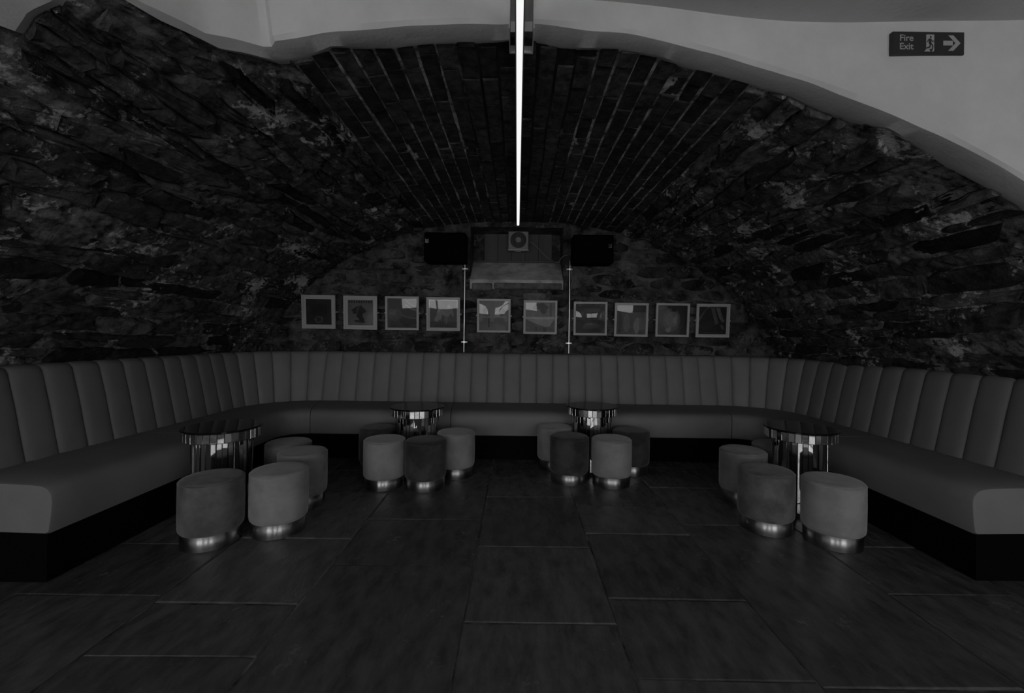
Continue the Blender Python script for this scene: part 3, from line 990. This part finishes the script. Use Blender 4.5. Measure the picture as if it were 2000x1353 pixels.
# ------------------------------------------------------------------ framed prints
def blob(cx, cy, rx, ry, n=18, rot=0, wob=0.0, seed=1):
    rr = random.Random(seed); ph = [rr.uniform(0, 6) for _ in range(3)]
    out = []
    for i in range(n):
        t = 2 * PI * i / n
        k = 1 + wob * (math.sin(2 * t + ph[0]) + 0.6 * math.sin(3 * t + ph[1]) + 0.4 * math.sin(5 * t + ph[2]))
        x, y = rx * k * math.cos(t), ry * k * math.sin(t)
        out.append((cx + x * math.cos(rot) - y * math.sin(rot), cy + x * math.sin(rot) + y * math.cos(rot)))
    return out


def arcband(cx, cy, r, w_, t0, t1, n=12):
    o = [(cx + r * math.cos(t0 + (t1 - t0) * i / n), cy + r * math.sin(t0 + (t1 - t0) * i / n)) for i in range(n + 1)]
    i_ = [(cx + (r - w_) * math.cos(t0 + (t1 - t0) * i / n), cy + (r - w_) * math.sin(t0 + (t1 - t0) * i / n)) for i in range(n, -1, -1)]
    return o + i_


rect = lambda x0, y0, x1, y1: [(x0, y0), (x1, y0), (x1, y1), (x0, y1)]
prints = [
    dict(mount=0.022, bg='b', lab='framed print, almost black with a small pale ring near its base', sh=[('a', blob(.5, .55, .34, .3, wob=.06)), ('d', blob(.5, .2, .16, .15, wob=.08)), ('b', blob(.5, .2, .10, .09)), ('c', blob(.42, .32, .05, .04)), ('c', blob(.58, .32, .05, .04))]),
    dict(mount=0.022, bg='e', lab='framed print of a dark tangled figure under small dark blocks', sh=[('b', rect(.04 + .095 * i, .88, .10 + .095 * i, .97)) for i in range(10)] + [('b', blob(.45, .6, .2, .2, wob=.25, seed=3)), ('a', blob(.5, .35, .14, .2, wob=.3, seed=5)), ('c', blob(.38, .62, .06, .1, wob=.3, seed=2)), ('b', blob(.22, .62, .1, .03, rot=.6)), ('b', blob(.45, .15, .2, .05, wob=.3, seed=9))]),
    dict(mount=0.0, bg='c', lab='framed print of pale streaks sweeping across a dark cloudy field', sh=[('d', blob(.25, .45, .2, .25, wob=.15, seed=4)), ('e', blob(.2, .5, .1, .12, wob=.2)), ('b', blob(.7, .2, .25, .15, wob=.2, seed=7)), ('f', arcband(1.05, 1.2, .62, .05, 3.9, 4.7)), ('e', arcband(1.0, 1.15, .42, .04, 3.7, 4.7)), ('e', arcband(.9, 1.1, 0.78, .03, 4.1, 4.9)), ('d', arcband(.5, 1.3, .95, .02, 4.2, 5.1))]),
    dict(mount=0.012, bg='d', lab='framed print of two pale animal-like shapes on mid grey', sh=[('c', rect(0, 0, 1, .22)), ('f', blob(.36, .5, .12, .2, wob=.15, seed=2)), ('f', blob(.62, .58, .16, .2, wob=.2, seed=8)), ('g', blob(.7, .78, .05, .08)), ('f', blob(.82, .6, .04, .2, rot=.2)), ('f', blob(.26, .33, .08, .12, rot=-.4)), ('e', blob(.6, .28, .06, .14)), ('g', blob(.33, .62, .05, .06))] + [('b', rect(.2 + .09 * i, .03, .22 + .09 * i, .2)) for i in range(8)]),
    dict(mount=0.0, bg='f', lab='framed print of two seated dark-haired figures on a pale ground', bulge=0.012, sh=[('e', rect(0, 0, 1, .3)), ('b', blob(.2, .68, .08, .11)), ('e', blob(.24, .35, .14, .25, wob=.12, seed=2)), ('c', blob(.78, .64, .1, .13)), ('g', blob(.62, .55, .12, .12, wob=.2, seed=6)), ('e', blob(.68, .3, .16, .2, wob=.15, seed=4)), ('g', rect(.1, .44, .92, .47)), ('c', rect(.3, .1, .36, .4))]),
    dict(mount=0.0, bg='f', lab='framed print of a pale draped cloth below a leafy shape', sh=[('e', rect(0, 0, 1, .42)), ('d', blob(.5, .86, .22, .14, wob=.2, seed=3)), ('d', blob(.62, .74, .1, .14, wob=.2, seed=1)), ('e', blob(.86, .75, .05, .25)), ('h', [(.0, .5), (1, .52), (1, .44), (.55, .42), (0, .45)]), ('g', [(.0, .44), (.5, .42), (1, .43), (.9, .32), (.82, .18), (.68, .17), (.4, .26), (.12, .38)]), ('c', rect(.35, 0, .38, .16)), ('d', rect(.6, 0, .72, .14))]),
    dict(mount=0.0, bg='b', lab='framed dark print of a domed shape above a black base', bulge=0.020, sh=[('c', blob(.5, .62, .42, .26, wob=.05)), ('b', blob(.62, .56, .14, .17)), ('d', blob(.2, .66, .08, .05, wob=.2)), ('c', blob(.46, .32, .16, .05)), ('a', rect(0, 0, 1, .24))] + [('c', blob(.14 + .18 * i, .95, .05, .02)) for i in range(5)]),
    dict(mount=0.0, bg='d', lab='framed grey print with a dark header band above hazy pale columns', sh=[('a', rect(0, .76, 1, 1)), ('b', rect(.15, .82, .85, .9)), ('e', blob(.35, .38, .12, .32)), ('f', blob(.7, .3, .1, .3, wob=.1)), ('e', blob(.85, .35, .08, .25)), ('c', blob(.12, .4, .08, .36))]),
    dict(mount=0.0, bg='a', lab='framed black print with a grey oval holding a pale figure', sh=[('b', blob(.5, .5, .42, .48)), ('d', blob(.48, .5, .3, .4)), ('e', blob(.5, .52, .22, .28, wob=.05)), ('a', blob(.55, .86, .09, .08)), ('f', blob(.6, .52, .07, .16, wob=.2)), ('f', blob(.38, .16, .08, .1, wob=.2)), ('d', [(.03, .86), (.3, .92), (.3, .95), (.04, .89)])]),
    dict(mount=0.010, bg='a', lab='framed black print crossed by long grey slanting limb shapes', sh=[('d', [(.0, .42), (.25, .9), (.42, 1), (.3, 1), (.0, .6)]), ('d', [(.42, .97), (.55, .97), (.72, .4), (.6, .34)]), ('e', [(.6, .97), (.75, .95), (.88, .55), (.95, .5), (.86, .42), (.74, .58)]), ('d', blob(.86, .26, .05, .1, rot=.5)), ('b', blob(.3, .3, .25, .2, wob=.2)), ('c', rect(.2, .04, .9, .07))]),
]
fpx = [(589, 576, 656, 642), (671, 578, 737, 643), (753, 579, 818, 644), (833, 581, 899, 646), (932, 584, 997, 649), (1023, 587, 1087, 652), (1121, 590, 1185, 654), (1200, 592, 1265, 657), (1281, 593, 1345, 657), (1360, 594, 1424, 658)]
FD = DB - 0.065
for pr, (x0, y0, x1, y1) in zip(prints, fpx):
    cx, cz = at_depth((x0 + x1) / 2, (y0 + y1) / 2, FD)
    S = 65.5 / F * FD / 2
    e = tag(empty('picture_frame', (cx, FD, cz - S)), pr['lab'] + ' on the wall', 'picture', 'square framed prints on the back wall')
    e.rotation_euler = (0.075, R.uniform(-0.006, 0.006), 0)
    w_ = 0.026
    v, f = [], []
    for ring_, (s, y) in enumerate(((S, 0.025), (S, 0.002), (S - 0.003, 0), (S - w_ + 0.003, 0), (S - w_, 0.004), (S - w_, 0.016))):
        v += [(-s, y, S - s), (s, y, S - s), (s, y, S + s), (-s, y, S + s)]
    for l in range(5):
        for q in range(4): f.append((l * 4 + q, l * 4 + (q + 1) % 4, l * 4 + 4 + (q + 1) % 4, l * 4 + 4 + q))
    obj('frame', v, f, 'frame', e)
    I = S - w_
    obj('back_panel', *box(-S + 0.01, S - 0.01, 0.017, 0.026, 0.01, 2 * S - 0.01), 'mount', e)
    mt = pr['mount']
    if mt:
        v, f = [], []
        for s, y in ((I, 0.0135), (I - mt + 0.001, 0.0135), (I - mt, 0.015)):
            v += [(-s, y, S - s), (s, y, S - s), (s, y, S + s), (-s, y, S + s)]
        for l in range(2):
            for q in range(4): f.append((l * 4 + q, l * 4 + (q + 1) % 4, l * 4 + 4 + (q + 1) % 4, l * 4 + 4 + q))
        obj('mount', v, f, 'mount', e)
    Q = I - mt
    v = [(-Q, 0.0158, S - Q), (Q, 0.0158, S - Q), (Q, 0.0158, S + Q), (-Q, 0.0158, S + Q)]; f = [(0, 1, 2, 3)]; mi = [0]; mats = ['ink_' + pr['bg']]
    for k, (tone, poly) in enumerate(pr['sh']):
        n0 = len(v); y = 0.0157 - 0.00012 * (k + 1)
        v += [(-Q + 2 * Q * min(1, max(0, px)), y, S - Q + 2 * Q * min(1, max(0, py))) for px, py in poly]
        f.append(tuple(range(n0, len(v))))
        nm = 'ink_' + tone
        if nm not in mats: mats.append(nm)
        mi.append(mats.index(nm))
    obj('print', v, f, mats, e, mi=mi)
    n = 10; bl = pr.get('bulge', 0.0012)
    v = [(-I + 2 * I * i / n, 0.011 - bl * math.sin(PI * j / n) * (0.4 + 0.6 * math.sin(PI * i / n)), S - I + 2 * I * j / n) for i in range(n + 1) for j in range(n + 1)]
    f = [(i * (n + 1) + j, (i + 1) * (n + 1) + j, (i + 1) * (n + 1) + j + 1, i * (n + 1) + j + 1) for i in range(n) for j in range(n)]
    obj('glass_pane', v, f, 'gpane', e, smooth=True)
    for s in (-1, 1): obj('fixing_plate', *box(s * (S + 0.004) - 0.009, s * (S + 0.004) + 0.009, 0.014, 0.07, S - 0.008, S + 0.008, 0.002), 'frame', e)

# ------------------------------------------------------------------ fire exit sign
SD = face_d(arc_of_x(1.8)) - 0.012
xa, za = at_depth(1740, 62, SD); xb, zb = at_depth(1887, 106, SD)
cx, cz = (xa + xb) / 2, (za + zb) / 2
SW, SHH = 0.325, 0.102
sg = tag(empty('exit_sign', (cx, SD, cz)), 'dark fire exit sign with running figure and arrow on pale plaster wall', 'sign')
obj('plate', *box(-SW / 2, SW / 2, 0, 0.02, -SHH / 2, SHH / 2, 0.001), 'signd', sg)
for nm, body, z in (('lettering', 'Fire', 0.008), ('lettering', 'Exit', -0.030)):
    cu = bpy.data.curves.new('lettering', 'FONT'); cu.body = body; cu.size = 0.041; cu.offset = 0.0006; cu.align_x = 'LEFT'
    t = bpy.data.objects.new('tmp', cu); C.objects.link(t)
    dg = bpy.context.evaluated_depsgraph_get(); me = bpy.data.meshes.new_from_object(t.evaluated_get(dg))
    bpy.data.objects.remove(t); me.materials.clear(); me.materials.append(M['signw']); me.name = nm
    o = share(nm, me, sg); o.location = (-0.133, -0.0012, z); o.rotation_euler = (PI / 2, 0, 0)


def flat(name, polys, mats, parent, y=-0.001):
    v, f, mi = [], [], []
    ml = []
    for k, (m, poly) in enumerate(polys):
        n0 = len(v); v += [(x, y - 0.0002 * k, z) for x, z in poly]; f.append(tuple(range(n0, len(v))))
        if m not in ml: ml.append(m)
        mi.append(ml.index(m))
    return obj(name, v, f, ml, parent, mi=mi)


W_, D_ = 'signw', 'signd'
ox = -0.0215
U = lambda pts: [(ox + x * 0.046, -0.04 + y * 0.078) for x, y in pts]
flat('running_figure', [
    (W_, U([(.22, .16), (1.0, .16), (1.0, 1.0), (.22, 1.0)])),
    (D_, U(blob(.66, .86, .095, .065, 14))),
    (D_, U([(.56, .80), (.70, .72), (.74, .46), (.56, .40), (.44, .50), (.50, .66)])),
    (D_, U([(.60, .78), (.40, .72), (.28, .56), (.36, .53), (.46, .64), (.60, .68)])),
    (D_, U([(.68, .76), (.84, .62), (.97, .66), (.97, .60), (.84, .54), (.68, .66)])),
    (D_, U([(.56, .46), (.50, .30), (.22, .24), (.22, .16), (.58, .22), (.68, .40)])),
    (W_, U([(.0, .0), (.62, .0), (.50, .16), (.22, .16), (.14, .10)])),
    (D_, U([(.62, .46), (.80, .30), (.72, .10), (.64, .0), (.74, .0), (.84, .10), (.92, .32), (.76, .48)])),
    (W_, U([(.70, .0), (.92, .0), (.98, .08), (1.0, .16), (.86, .16), (.80, .05)])),
], None, sg)
ax = 0.066
Z = lambda pts: [(ax + x * 0.078, y * 0.07) for x, y in pts]
flat('arrow', [(W_, Z([(0, -.15), (.55, -.15), (.55, .15), (0, .15)])), (W_, Z([(.28, .5), (.58, .5), (1.0, 0), (.70, 0)])), (W_, Z([(.70, 0), (1.0, 0), (.58, -.5), (.28, -.5)]))], None, sg)
